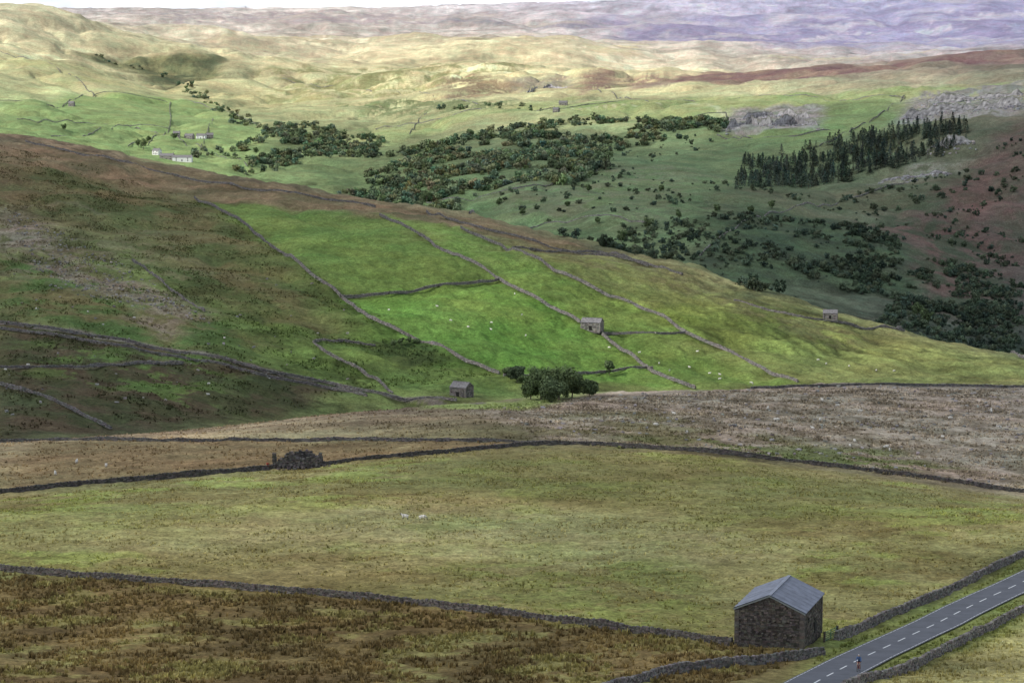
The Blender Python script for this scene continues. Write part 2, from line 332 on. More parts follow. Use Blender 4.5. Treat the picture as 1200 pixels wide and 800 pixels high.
# far side of the dale
zone([(870,350),(1200,370),(1200,420),(1060,386)],(42,52,42),(56,64,48),.01,.01,.8,30,seed=120)
zone([(1000,250),(1200,145),(1200,385),(1060,350)],(82,66,58),(56,62,46),.02,.02,.95,40,sharp=6,seed=123)
zone([(1110,180),(1200,145),(1200,290),(1130,270)],(96,74,66),(78,66,58),.02,.02,.85,40,seed=124)
zone([(850,220),(1040,205),(1180,145),(1080,245),(960,260)],(84,88,66),(68,76,54),.01,.01,.8,50,seed=126)
zone([(700,290),(850,240),(1000,262),(1080,300),(1080,350),(900,330)],(60,76,50),(48,58,44),.01,.01,.85,40,seed=129)
zone([(500,240),(640,225),(860,165),(940,175),(800,235),(640,262)],(92,112,70),(80,96,62),.01,.01,.75,50,seed=132)
zone([(540,240),(700,190),(860,205),(700,255)],(112,112,92),(90,100,70),.02,.03,.8,40,cut=.0,seed=133)
zone([(640,255),(800,225),(960,235),(840,262),(700,275)],(98,94,74),(74,84,58),.02,.03,.7,40,cut=.03,seed=134)
zone([(840,158),(900,150),(960,120),(1060,112),(1050,140),(930,172)],(108,132,74),(98,116,68),.01,.01,.8,60,seed=135)
zone([(620,128),(840,112),(960,112),(1180,98),(1060,118),(850,130),(700,140)],(134,154,86),(156,164,100),.01,.01,.8,90,seed=138)
zone([(846,156),(962,152),(966,122),(856,126)],(148,140,140),(112,112,100),.004,.006,.9,30,sharp=4,seed=139)
zone([(1050,146),(1200,136),(1200,94),(1070,110)],(148,140,142),(114,114,100),.004,.006,.9,30,cut=-.18,seed=140)
zone([(1010,218),(1110,206),(1150,190),(1060,196)],(128,124,114),(90,92,72),.006,.01,.8,30,cut=-.12,seed=142)
zone([(0,120),(110,112),(230,118),(320,152),(290,200),(190,190),(60,160),(0,155)],(144,170,96),(130,156,90),.008,.006,.85,90,seed=141)
zone([(0,60),(90,75),(200,110),(110,112),(0,100)],(190,190,128),(202,196,142),.01,.01,.7,120,seed=144)
zone([(400,175),(440,152),(560,130),(700,105),(620,130),(480,158)],(150,166,98),(168,176,110),.008,.008,.8,90,seed=147)
zone([(90,62),(180,66),(255,66),(262,80),(215,102),(180,96)],(88,94,68),(134,134,92),.006,.01,.9,60,sharp=4,seed=150)  # wooded ravine side, its shade painted in too
zone([(735,106),(840,84),(1000,76),(1200,60),(1200,74),(1000,86),(840,98)],(122,92,92),(150,124,106),.006,.01,.9,120,sharp=4,seed=153)
zone([(500,96),(560,88),(600,106),(560,118),(520,112)],(136,112,94),(160,142,106),.006,.015,.9,60,cut=-.1,seed=156)
zone([(610,92),(660,84),(670,104),(620,106)],(150,138,130),(170,158,128),.006,.01,.9,50,cut=-.15,seed=158)
zone([(680,90),(720,84),(730,102),(690,106)],(132,104,98),(154,132,108),.006,.01,.95,50,cut=-.2,seed=159)
zone([(730,86),(780,84),(790,98),(740,103)],(142,116,108),(168,150,118),.006,.01,.9,50,cut=-.15,seed=160)
zone([(380,122),(480,116),(620,122),(600,136),(420,138)],(100,116,74),(128,140,88),.006,.012,.9,50,cut=-.05,seed=162)
zone([(300,100),(420,88),(520,96),(420,116),(320,124)],(138,144,92),(172,168,114),.006,.012,.85,60,cut=.0,seed=161)
zone([(300,84),(460,78),(620,78),(560,92),(340,96)],(164,156,108),(138,140,92),.006,.01,.8,100,cut=.0,seed=163)
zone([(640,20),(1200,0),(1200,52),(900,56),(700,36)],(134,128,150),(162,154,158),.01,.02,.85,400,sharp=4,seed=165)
zone([(740,34),(1200,14),(1200,44),(900,50)],(104,98,122),(128,120,142),.004,.012,.85,350,cut=.0,seed=166)  # cloud-shadow band painted dark purple on the far moor
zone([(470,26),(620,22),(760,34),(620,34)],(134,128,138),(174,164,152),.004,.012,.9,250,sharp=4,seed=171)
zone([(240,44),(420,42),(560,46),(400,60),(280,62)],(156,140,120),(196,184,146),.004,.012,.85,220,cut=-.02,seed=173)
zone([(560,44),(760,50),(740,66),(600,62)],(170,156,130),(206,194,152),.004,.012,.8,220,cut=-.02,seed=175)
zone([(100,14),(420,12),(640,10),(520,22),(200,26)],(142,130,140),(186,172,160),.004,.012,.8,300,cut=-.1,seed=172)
zone([(860,72),(1000,64),(1180,52),(1000,70)],(196,184,144),(170,160,130),.006,.01,.7,150,cut=-.05,seed=174)
def track(pts,w,col,a=.8):
    P=resample(GP(pts),10)[0];m=(x>P[:,0].min()-20)&(x<P[:,0].max()+20)&(y>P[:,1].min()-20)&(y<P[:,1].max()+20)
    d=dist_poly(x[m],y[m],P);k=(a*(1-sstep(w*.5,w,d)))[:,None];C[m]=C[m]*(1-k)+np.array(col,float)*k
track([(0,376),(60,383),(140,396),(220,413),(300,430),(380,446),(440,458),(500,467),(560,473)],3.5,(98,90,84))
track([(0,430),(100,428),(215,424)],3,(92,84,70),.6)
track([(30,240),(80,236),(120,250)],3,(120,104,88),.3)
track([(340,225),(440,240),(560,268)],4,(110,90,66),.6)
track([(640,128),(720,124),(840,126),(850,134)],5,(190,190,150),.6)
C=np.clip(C,18,235)
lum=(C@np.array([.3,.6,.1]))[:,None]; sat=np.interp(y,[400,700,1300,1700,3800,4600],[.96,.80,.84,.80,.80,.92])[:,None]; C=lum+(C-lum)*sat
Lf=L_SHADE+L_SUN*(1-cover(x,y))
alb_comp=np.clip(lin(C)/Lf[:,None],0.008,.62)  # wanted look divided by expected sun and cloud shade, so colour carries light
idx=np.arange(NR*NC).reshape(NR,NC)
Q=np.stack([idx[:-1,:-1],idx[:-1,1:],idx[1:,1:],idx[1:,:-1]],-1).reshape(-1,4)
mk('ground_terrain',np.stack([x,y,z],-1),Q,M_ground,np.c_[alb_comp,np.ones(len(alb_comp))],smooth=True)

# ---------------------------------------------------------------- road
def strip(P,off0,off1,zoff,nw=1,sel=None):
    T=np.gradient(P,axis=0);T/=np.hypot(*T.T)[:,None];Nn=np.c_[T[:,1],-T[:,0]]
    V=[];n=len(P)
    for i in range(nw+1):
        o=off0+(off1-off0)*i/nw; q=P+Nn*o;V.append(np.c_[q,hz(q[:,0],q[:,1])+zoff])
    V=np.array(V);id_=np.arange((nw+1)*n).reshape(nw+1,n)
    Qs=np.stack([id_[:-1,:-1],id_[:-1,1:],id_[1:,1:],id_[1:,:-1]],-1)
    if sel is not None: Qs=Qs[:,sel[:-1]]
    return V.reshape(-1,3),Qs.reshape(-1,4)
RCf,rs=resample(road_c,.25); RW=2.9
V,Q=strip(RCf,-RW,RW,.03,8);road=mk('road',V,Q,M_road,smooth=True)
V,Q=strip(RCf,-.08,.08,.05,1,sel=(rs%6.0)<3.0);mk('centre_line_dashes',V,Q,M_paint,parent=road)
for sgn in(-1,1):
    V,Q=strip(RCf,sgn*(RW-.28),sgn*(RW-.20),.05,1,sel=(rs%1.5)<1.2);mk('edge_line',V,Q,M_paint,parent=road)

# ---------------------------------------------------------------- dry stone walls
def stonecol(n,base=(.17,.155,.14),var=.45):
    g=rng.uniform(1-var,1+var,(n,1))*np.array(base);g*=1+rng.uniform(-.08,.08,(n,3));return np.repeat(g,8,axis=0)
def wall(pts,h=1.35,sl=.45,nc=4,base=(.17,.155,.14),broken=0,thick=.6):
    P=GP(pts); R,s=resample(P,sl*.5);A=Acc();tot=s[-1]
    hv=1+.18*fbm(s,s*0,6,3,.6,rng.integers(99))
    if broken: hv=hv*np.clip(.75+broken*1.6*fbm(s,s*0,9,3,.6,rng.integers(99)),.12,1.1)
    for k in range(nc+1):
        top=(k==nc); n=int(tot/(sl*(.55 if top else 1.)))+2; ss=np.cumsum(rng.uniform(.6,1.4,n));ss=ss/ss[-1]*tot
        L=np.diff(np.r_[0,ss]);mid=ss-L/2
        X=np.interp(mid,s,R[:,0]);Y=np.interp(mid,s,R[:,1]);e=.4
        dx=np.interp(mid+e,s,R[:,0])-np.interp(mid-e,s,R[:,0]);dy=np.interp(mid+e,s,R[:,1])-np.interp(mid-e,s,R[:,1]);yaw=np.arctan2(dy,dx)
        hh=h*.82/nc*np.interp(mid,s,hv); hc=(.18*h*rng.uniform(.7,1.35,n) if top else hh)
        zc=hz(X,Y)-.12+ (nc*hh+hc/2 if top else hh*(k+.5)); tk=thick*(1-.45*k/nc)
        off=rng.uniform(-.05,.05,n)
        b,q=boxes(np.c_[X-np.sin(yaw)*off,Y+np.cos(yaw)*off,zc],np.c_[L*1.02,tk*rng.uniform(.9,1.1,n),hc*1.08],yaw,.09,.10 if not top else .35)
        A.add(b,q,stonecol(n,base))
    return A.mesh('dry_stone_wall',M_wall)
NB=(.12,.106,.092)
wall([(-60,662),(0,668),(100,677),(250,688),(400,700),(500,710),(600,722),(700,735),(800,748),(858,756)],base=NB,sl=.4,nc=5,broken=.25,h=1.2)
wall([(-60,584),(0,578),(100,568),(200,560),(300,551),(322,549)],base=(.10,.09,.08),sl=.5,nc=4,broken=.25)
wall([(375,545),(450,537),(550,528),(640,521),(700,522),(760,526),(880,536),(1000,550),(1100,563),(1200,578),(1260,588)],base=(.10,.09,.08),sl=.5,nc=4,broken=.25,h=1.2)
wall([(-60,518),(40,517),(200,517),(400,516),(500,517),(600,518),(640,521)],base=(.12,.11,.1),sl=.6,nc=3,h=1.0,broken=.5)
wall([(880,456),(940,453),(1000,452),(1100,452),(1200,454),(1260,455)],base=(.13,.12,.11),sl=.8,nc=3,h=1.0,broken=.2)
wall([(980,750),(1010,738),(1060,716),(1120,691),(1160,670),(1200,651),(1260,624)],sl=.4,nc=5,base=(.18,.163,.145),broken=.15)
wall([(985,812),(1015,800),(1060,788),(1100,768),(1150,743),(1200,717),(1260,688)],sl=.4,nc=5,base=(.20,.18,.16),broken=.2)
wall([(700,815),(745,801),(800,787),(860,781),(920,774),(965,766)],sl=.4,nc=5,base=(.18,.163,.145),broken=.2)
MB=(.17,.155,.14)
mids=[[(228,232),(265,250),(300,275),(335,300),(365,322),(400,348),(440,375),(490,400),(540,420),(585,438)],
[(445,252),(480,268),(530,298),(580,325),(620,345),(660,367),(680,378)],
[(704,390),(715,400),(745,420),(775,440),(815,455)],
[(398,348),(450,345),(500,338),(545,333),(585,328)],
[(540,267),(590,290),(640,310),(700,340),(760,365),(800,388),(860,415),(935,448)],
[(706,391),(760,391),(805,390)],[(675,438),(720,435),(765,432)],
[(0,378),(60,385),(140,398),(220,415),(300,432),(380,448),(440,460),(500,467),(535,469)],
[(0,385),(60,392),(140,405),(220,421),(300,438),(380,454),(430,464)],
[(0,431),(100,430),(215,426)],[(0,450),(60,468),(130,502)],
[(367,402),(400,400),(440,405)],[(367,402),(395,420),(430,440),(460,462)],
[(500,248),(560,266),(640,288),(740,305),(800,322)],
[(30,166),(130,186),(230,212),(330,224),(440,243)],
[(860,352),(940,372),(1000,382),(1060,388)],[(1050,386),(1120,400),(1200,420)],
[(600,290),(700,296),(760,312)],[(590,440),(640,440),(675,439)]]
for i,p in enumerate(mids): wall(p,base=MB,sl=.9,nc=3,h=1.5 if i<5 else 1.2,broken=.15 if i<9 else .5,thick=.8)
wall([(155,305),(195,335),(240,365)],base=MB,sl=1.0,nc=3,h=1.3,broken=.8)
for p in [[(840,158),(930,160),(1000,150)],[(500,238),(600,222),(700,200)],[(0,118),(60,124),(110,112),(190,118),(300,145)],[(700,140),(850,132),(855,155)],
          [(960,172),(1030,135),(1060,112)],[(60,160),(160,150),(290,195)],[(110,112),(60,75),(0,60)],[(640,128),(760,118),(900,112),(1060,116)],
          [(550,250),(640,262),(760,262)],[(820,300),(940,240),(1060,215)],[(330,92),(420,104),(560,122)],[(440,152),(560,128),(640,128)],
          [(200,120),(180,160),(150,172)],[(250,140),(230,185)],[(20,140),(110,146),(200,152)],[(480,158),(500,132)],[(700,105),(760,120)]]:
    wall(p,base=(.2,.19,.17),sl=2.5,nc=2,h=1.4,thick=.9,broken=.4)

# ---------------------------------------------------------------- buildings
def barn(name,loc,yaw,w,l,eave,ridge,sl=.45,ch=.24,roofm=None,base=(.15,.135,.12),openings=(),detail=True,sheet=False,wm=None,chim=0,depth=1.2):
    E=empty(name,(*loc,0),0);E.location.z=hz(*loc);E.rotation_euler[2]=yaw
    hw,hl=w/2,l/2; d=-depth
    V=[(-hw,-hl,d),(hw,-hl,d),(hw,-hl,eave),(0,-hl,ridge),(-hw,-hl,eave),(-hw,hl,d),(hw,hl,d),(hw,hl,eave),(0,hl,ridge),(-hw,hl,eave)]
    me=bpy.data.meshes.new('walls');me.from_pydata(V,[],[(0,1,2,3,4),(9,8,7,6,5),(1,6,7,2),(5,0,4,9),(0,5,6,1)]);
    at=me.color_attributes.new('Col','FLOAT_COLOR','POINT');at.data.foreach_set('color',np.tile([*(np.array(base)*.6),1],len(V)).astype(np.float32))
    me.materials.append(wm or M_wall);o=link(bpy.data.objects.new('walls',me));o.parent=E
    if detail:
        A=Acc()
        for side in range(4):
            ln=w if side%2==0 else l; off=hl if side%2==0 else hw
            yw={0:0,1:math.pi/2,2:math.pi,3:-math.pi/2}[side]
            zz=-.6
            while zz<ridge:
                hh=ch*rng.uniform(.8,1.2); zm=zz+hh/2
                if side%2==0 and zm>eave: span=hw*(1-(zm-eave)/(ridge-eave))-.1
                else: span=ln/2
                if side%2 and zm+hh/2>eave: break
                if span<.25: break
                n=int(2*span/sl)+1; ss=np.cumsum(rng.uniform(.5,1.5,n));ss=ss/ss[-1]*2*span;L=np.diff(np.r_[0,ss]);mid=ss-L/2-span
                keep=np.ones(n,bool)
                for(sd,ox,oz,ow,oh)in openings:
                    if sd==side: keep&=~((np.abs(mid-ox)<ow/2+.1)&(abs(zm-oz)<oh/2+.05))
                mid=mid[keep];L=L[keep];n=len(mid)
                if n:
                    pr=rng.uniform(.0,.07,n); lx=mid;ly=-(off+pr/2-.05)
                    X=lx*math.cos(yw)-ly*math.sin(yw);Y=lx*math.sin(yw)+ly*math.cos(yw)
                    b,q=boxes(np.c_[X,Y,np.full(n,zm)],np.c_[L*.93,.16+pr,np.full(n,hh*.9)],yw,.05)
                    A.add(b,q,stonecol(n,base,.5))
                zz+=hh
        for sx in(-1,1):
            for sy in(-1,1):
                zq=-.6
                while zq<eave-.2:
                    b,q=boxes([(sx*(hw-.12),sy*(hl-.12),zq+.16)],(.5,.5,.3),0,.03);A.add(b,q,stonecol(1,tuple(np.array(base)*1.2),.15));zq+=.33
        if sheet:
            for zb_ in(1.3,2.7):
                xs=np.arange(-hw+.5,hw-.3,.62);n=len(xs);b,q=boxes(np.c_[xs,np.full(n,-hl-.1),np.full(n,zb_)],(.22,.3,.1),0,.05);A.add(b,q,stonecol(n,tuple(np.array(base)*1.5),.2))
        A.mesh('stone_courses',wm or M_wall,parent=E)
    for(sd,ox,oz,ow,oh)in openings:
        off=hl if sd%2==0 else hw; yw={0:0,1:math.pi/2,2:math.pi,3:-math.pi/2}[sd];ly=-(off+.03)
        X=ox*math.cos(yw)-ly*math.sin(yw);Y=ox*math.sin(yw)+ly*math.cos(yw)
        b,q=boxes([(X,Y,oz)],(ow,.12,oh),yw);mk('opening',b,q,M_dark,parent=E)
        ly=-(off+.06);X=ox*math.cos(yw)-ly*math.sin(yw);Y=ox*math.sin(yw)+ly*math.cos(yw)
        b,q=boxes([(X,Y,oz+oh/2+.12)],(ow+.5,.2,.22),yw,.03);mk('lintel',b,q,M_wall,np.tile(np.array(base)*1.5,(8,1)),parent=E)
    A=Acc();oh=.22;sl_=math.hypot(hw,ridge-eave);nx,nz=hw/sl_,(ridge-eave)/sl_
    for sx in(-1,1):
        if sheet:
            n=int((l+2*oh)/.15); yy=np.linspace(-hl-oh,hl+oh,n);rib=.03*np.cos(np.arange(n)*np.pi)
            rib=rib+np.where(np.arange(n)%8==0,.05,0)
        else:
            yy=np.array([-hl-oh,hl+oh]);rib=np.zeros(2)
        up=12 if not sheet else 3
        tt=np.linspace(0,1,up+1);rowsV=[]
        for i,t in enumerate(tt):
            lift=.04+ (0 if sheet else .03*(i%2))
            dd=(1-t)*(sl_+.28); X=sx*(dd*nx);Z=ridge+.06-dd*nz
            rowsV.append(np.c_[np.full(len(yy),X)+sx*nz*(rib+lift),yy,Z+nx*(rib+lift)])
        rowsV=np.array(rowsV);n=len(yy);id_=np.arange(rowsV.shape[0]*n).reshape(-1,n)
        q=np.stack([id_[:-1,:-1],id_[:-1,1:],id_[1:,1:],id_[1:,:-1]],-1).reshape(-1,4)
        A.add(rowsV,q,.2)
        lo=rowsV.copy()-np.array([sx*nz*.1,0,nx*.1]);A.add(lo,q[:,::-1],.2)
    b,q=boxes([(0,0,ridge+.13)],(.36,l+2*oh,.08),0,0);A.add(b,q,.25)
    A.mesh('roof',roofm or M_roofst,parent=E)
    for e in(-1,1):
        for sx in(-1,1):
            B=np.array([(sx*(hw+.25)*t,e*(hl+oh-.02)+dy,ridge+.02-(ridge-eave)*(hw+.25)/hw*t+dz) for t in(0,1) for dy in(-.03,.03) for dz in(-.09,.08)])
            q=[[0,1,3,2],[4,6,7,5],[0,4,5,1],[2,3,7,6],[1,5,7,3],[0,2,6,4]];mk('verge',B,q,M_roofst if not sheet else M_metal,parent=E)
    for kx in range(chim):
        yq=(-hl+.5) if kx==0 else hl-.5
        b,q=boxes([(0,yq,ridge+.4)],(.7,.7,1.3),0,.02);mk('chimney',b,q,M_wall,np.tile((.2,.18,.16),(8,1)),parent=E)
    return E
yawb=-math.radians(19); nr=np.array(G(941,760)); bw,bl=7.4,9.4
ex=np.array([math.cos(yawb),math.sin(yawb)]);ey=np.array([-math.sin(yawb),math.cos(yawb)])
bc=nr-ex*bw/2+ey*bl/2
zb=hz(*nr)
E=barn('stone_barn',tuple(bc),yawb,bw,bl,3.8,5.4,sl=.38,ch=.19,roofm=M_roof,base=(.10,.087,.073),openings=[(1,1.2,1.2,1.0,1.7),(1,-2.2,2.5,.6,.6)],sheet=True,depth=3)
E.location.z=zb+.1
def far_barn(px,py,yaw,w,l,e,r,base=(.2,.18,.16),**k):
    p=G(px,py);return barn(k.pop('name','stone_barn'),p,yaw,w,l,e,r,sl=.8,ch=.45,base=base,**k)
far_barn(694,386,math.radians(72),5.4,8.0,3.2,4.7,openings=[(3,0,1.0,1.2,1.8)])
far_barn(541,464,math.radians(60),5.2,6.2,3.4,5.0,openings=[(3,0,1.0,1.2,1.8)],base=(.15,.135,.12))
far_barn(973,373,math.radians(80),5,6,2.6,3.8,openings=[(3,0,.9,1.0,1.5)])
for px,py,yw,l,wh,nm in [(196,187,80,16,0,'stone_farmhouse'),(214,189,85,22,1,'white_farmhouse'),(184,181,60,9,1,'white_farmhouse'),(222,163,70,12,0,'stone_farmhouse'),(236,163,80,12,1,'white_farmhouse'),(246,162,95,9,0,'stone_farmhouse'),(207,160,90,9,0,'stone_farmhouse'),(84,124,75,9,0,'stone_farmhouse'),(660,124,80,12,0,'stone_farmhouse'),(652,132,60,8,0,'stone_farmhouse')]:
    p=G(px,py);barn(nm,p,math.radians(yw),7,l,4.5,7,detail=False,wm=M_white if wh else None,base=(.4,.37,.33),openings=[(3,-l*.3,1.2,1.1,1.3),(3,0,1.1,1.1,2.0),(3,l*.3,1.2,1.1,1.3),(3,-l*.3,3.4,1.1,1.1),(3,l*.3,3.4,1.1,1.1)],chim=2)
# ruined barn
rc=np.array(G(345,548));E=empty('ruined_stone_barn')
A=Acc()
def seg_wall(a,b,hs,th=.6):
    a=np.array(a);b=np.array(b);L=np.hypot(*(b-a));n=int(L/.45)+1;yw=math.atan2(b[1]-a[1],b[0]-a[0])
    for i in range(n):
        t=(i+.5)/n;H0=np.interp(t,np.linspace(0,1,len(hs)),hs)*rng.uniform(.85,1.15);p=a+(b-a)*t;g=hz(*p)-.3
        k=max(1,int(H0/.3));
        for j in range(k):
            bb,q=boxes([(p[0],p[1],g+(j+.5)*.3)],(.5,th,.31),yw,.13,.2);A.add(bb,q,stonecol(1,(.10,.09,.08),.5))
c0=rc+np.array([-4,0]);c1=rc+np.array([4.6,-.8]);c2=rc+np.array([4.9,5.5]);c3=rc+np.array([-3.6,6])
seg_wall(c0,c1,[1.2,2.6,3.6,2.0,2.8,2.4]);seg_wall(c1,c2,[2.4,1.8,2.6,1.8]);seg_wall(c2,c3,[1.8,2.9,3.4,2.8,1.4]);seg_wall(c3,c0,[1.4,1,1.6,4.2])
n=420;t=rng.normal(0,1,(n,2))*[2.6,1.8]+rc+[0.2,2];hh=1.9*np.exp(-((t[:,0]-rc[0])**2/11+(t[:,1]-rc[1]-2)**2/7))*rng.uniform(.3,1,n)
b,q=boxes(np.c_[t,hz(t[:,0],t[:,1])+hh],rng.uniform(.3,.75,(n,3))*[1,1,.6],rng.uniform(0,6,n),.15,.5);A.add(b,q,stonecol(n,(.105,.092,.082),.5))
A.mesh('rubble_walls',M_wall,parent=E)
rp=rc+np.array([-5.6,-1.6]);g=hz(*rp)
b,q=boxes([(rp[0],rp[1],g+.5),(rp[0]+.5,rp[1]+.3,g+.9)],[(1.5,.8,.4),(.4,.5,.7)],.3,.05);mk('rusty_trailer_panel',b,q,M_red,parent=E)

def gate(p0,p1):
    p0=np.array(p0);p1=np.array(p1);yw=math.atan2(*(p1-p0)[::-1]);L=np.hypot(*(p1-p0));mid=(p0+p1)/2;E=empty('field_gate')
    g=hz(*mid);ce=[];di=[]
    for k in range(5): ce.append((mid[0],mid[1],g+.3+k*.22));di.append((L,.05,.06))
    for t in(-.48,0,.48): ce.append((mid[0]+math.cos(yw)*L*t,mid[1]+math.sin(yw)*L*t,g+.75));di.append((.07,.07,1.1))
    b,q=boxes(ce,di,yw);mk('bars',b,q,M_green,parent=E)
    b,q=boxes([(*p0,g+.6),(*p1,g+.6)],(.2,.2,1.5),yw,.05);mk('posts',b,q,M_wall,np.tile((.12,.1,.08),(16,1)),parent=E)
gate(G(966,752),G(981,748))
def tube(path,rad,ns=6):
    path=np.array(path,float);V=[];a=np.arange(ns)/ns*2*np.pi
    for i,p in enumerate(path):
        d=path[min(i+1,len(path)-1)]-path[max(i-1,0)];d/=np.linalg.norm(d)+1e-9;r=np.cross(d,[.3,.9,.1]);r/=np.linalg.norm(r)+1e-9;w=np.cross(d,r)
        V.append(p+rad[i]*(np.cos(a)[:,None]*r+np.sin(a)[:,None]*w))
    V=np.concatenate(V);Q=[]
    for i in range(len(path)-1):
        for j in range(ns): Q.append([i*ns+j,i*ns+(j+1)%ns,(i+1)*ns+(j+1)%ns,(i+1)*ns+j])
    return V,np.array(Q)
def skinned(V,R,Ed,lv=1):
    me=bpy.data.meshes.new('sk');me.from_pydata(V,Ed,[]);o=link(bpy.data.objects.new('sk',me));m=o.modifiers.new('s','SKIN')
    for i,sv in enumerate(me.skin_vertices[0].data): sv.radius=(R[i],R[i]);sv.use_root=(i==0)
    o.modifiers.new('ss','SUBSURF').levels=lv;dg=bpy.context.evaluated_depsgraph_get();me2=bpy.data.meshes.new_from_object(o.evaluated_get(dg));bpy.data.objects.remove(o)
    co=np.empty(len(me2.vertices)*3,np.float32);me2.vertices.foreach_get('co',co)
    for pl in me2.polygons: pl.use_smooth=True
    return me2,co.reshape(-1,3)
# cyclist coming down the road on the near-side lane
sp0=np.array(G(1022,787));i0=int(np.argmin(np.hypot(RCf[:,0]-sp0[0],RCf[:,1]-sp0[1])));td=RCf[i0+2]-RCf[i0-2];td/=np.hypot(*td);nd=np.array([td[1],-td[0]])
cp=RCf[i0]+nd*2.1;E=empty('cyclist',(cp[0],cp[1],hz(*cp)+.04),math.atan2(-td[1],-td[0]))
sgl=(hz(*(cp-td))-hz(*(cp+td)))/2.0; E.rotation_euler=(0,-math.atan(sgl),math.atan2(-td[1],-td[0]))
A=Acc();th=np.linspace(0,2*np.pi,25)
for wx in(-.5,.52):
    V,Q=tube(np.c_[wx+.33*np.cos(th),0*th,.345+.33*np.sin(th)],[.018]*25,5);A.add(V,Q,(.02,.02,.02))
    for k in range(8):
        a=k*np.pi/8;V,Q=tube([(wx-.32*np.cos(a),0,.345-.32*np.sin(a)),(wx+.32*np.cos(a),0,.345+.32*np.sin(a))],[.003,.003],3);A.add(V,Q,(.3,.3,.3))
for a_,b_ in [((-.5,0,.345),(-.06,0,.29)),((-.5,0,.345),(-.2,0,.78)),((-.06,0,.29),(-.22,0,.92)),((-.06,0,.29),(.36,0,.72)),((-.2,0,.8),(.34,0,.82)),((.52,0,.345),(.32,0,.92)),((.36,-.21,.95),(.36,.21,.95)),((.32,0,.9),(.37,0,.95)),((-.06,-.12,.12),(-.06,-.12,.29)),((-.06,.12,.29),(-.06,.12,.46)),((-.06,-.12,.29),(-.06,.12,.29))]:
    V,Q=tube([a_,b_],[.018,.018],6);A.add(V,Q,(.25,.03,.03))
V,Q=tube([(-.36,0,.94),(-.22,0,.95),(-.1,0,.94)],[.07,.06,.02],6);A.add(V,Q,(.03,.03,.03))
A.mesh('bicycle',M_cloth,parent=E)
V=[];R=[];Ed=[]
def ad(p,r,par=None):
    V.append(p);R.append(r)
    if par is not None: Ed.append((par,len(V)-1))
    return len(V)-1
pv=ad((-.2,0,1.0),.15);ab=ad((-.08,0,1.2),.14,pv);chh=ad((.08,0,1.38),.16,ab);nk=ad((.17,0,1.5),.06,chh);ad((.22,0,1.6),.10,nk);ad((.23,0,1.7),.09,len(V)-1)
for s_,kn,ft in [(-1,(.16,-.11,.68),(-.02,-.13,.16)),(1,(.24,.11,.84),(-.0,.13,.48))]:
    sh=ad((.1,s_*.19,1.40),.065,chh);el=ad((.22,s_*.25,1.16),.045,sh);ad((.36,s_*.2,.98),.035,el)
    hp=ad((-.17,s_*.1,.96),.10,pv);k_=ad(kn,.065,hp);an=ad(ft,.042,k_);ad((ft[0]+.16,ft[1],ft[2]-.05),.035,an)
me2,co_=skinned(V,R,Ed,2)
cc=np.tile([.03,.03,.035,1],(len(co_),1));cc[(co_[:,2]>1.05)&(co_[:,2]<1.5)]=[.10,.16,.30,1];cc[(co_[:,2]<.9)&(np.abs(co_[:,1])>.05)]=[.42,.28,.2,1];cc[co_[:,2]<.2]=[.03,.03,.03,1];cc[co_[:,2]>1.5]=[.42,.28,.2,1];cc[co_[:,2]>1.66]=[.7,.7,.68,1]
at=me2.color_attributes.new('Col','FLOAT_COLOR','POINT');at.data.foreach_set('color',cc.astype(np.float32).ravel());me2.materials.append(M_cloth);o=link(bpy.data.objects.new('rider',me2));o.parent=E

# ---------------------------------------------------------------- trees
def broadleaf(seed,h=9,w=8,ncl=26,nl=34,ls=.45,col=(.05,.085,.03),nlimb=9,low=.52):
    r=np.random.default_rng(seed);A=Acc();col=np.array(col)
    tk=(.16,.13,.1)
    V,Q=tube([(0,0,-.5),(r.normal()*.1,r.normal()*.1,h*.2),(r.normal()*.2,r.normal()*.2,h*.45),(0,0,h*.75)],[h*.03,h*.024,h*.018,h*.006],5);A.add(V,Q,tk)
    lean=r.normal(0,.08,2)*w
    for k in range(ncl):
        th=r.uniform(0,6.28);zz=r.uniform(-1,1);rad=r.uniform(.35,.95);q=math.sqrt(max(0,1-zz*zz*.85))
        cpos=np.array([math.cos(th)*q*rad*w*.40+lean[0]*zz,math.sin(th)*q*rad*w*.40+lean[1]*zz,h*low+zz*rad*h*.38])
        if k<nlimb: 
            st=np.array([0,0,h*r.uniform(.2,.45)]);V,Q=tube([st,(st+cpos)/2+[0,0,.2],cpos],[h*.014,h*.009,h*.003],4);A.add(V,Q,tk)
        cr=w*r.uniform(.11,.23);n=nl
        d=r.normal(size=(n,3));d/=np.linalg.norm(d,axis=1)[:,None];p=cpos+d*cr*r.uniform(.55,1.08,(n,1))*[1,1,.8]
        nn_=d+r.normal(0,.45,(n,3));nn_/=np.linalg.norm(nn_,axis=1)[:,None];a=np.cross(nn_,r.normal(size=(n,3)));a/=np.linalg.norm(a,axis=1)[:,None];b=np.cross(nn_,a)
        s=ls*r.uniform(.6,1.3,(n,1));V=np.stack([p-a*s*.5,p+b*s*.4,p+a*s*.5,p-b*s*.4],1)
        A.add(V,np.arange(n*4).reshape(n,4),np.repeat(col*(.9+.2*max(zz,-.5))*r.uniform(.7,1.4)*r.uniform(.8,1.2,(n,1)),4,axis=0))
    return A.get()
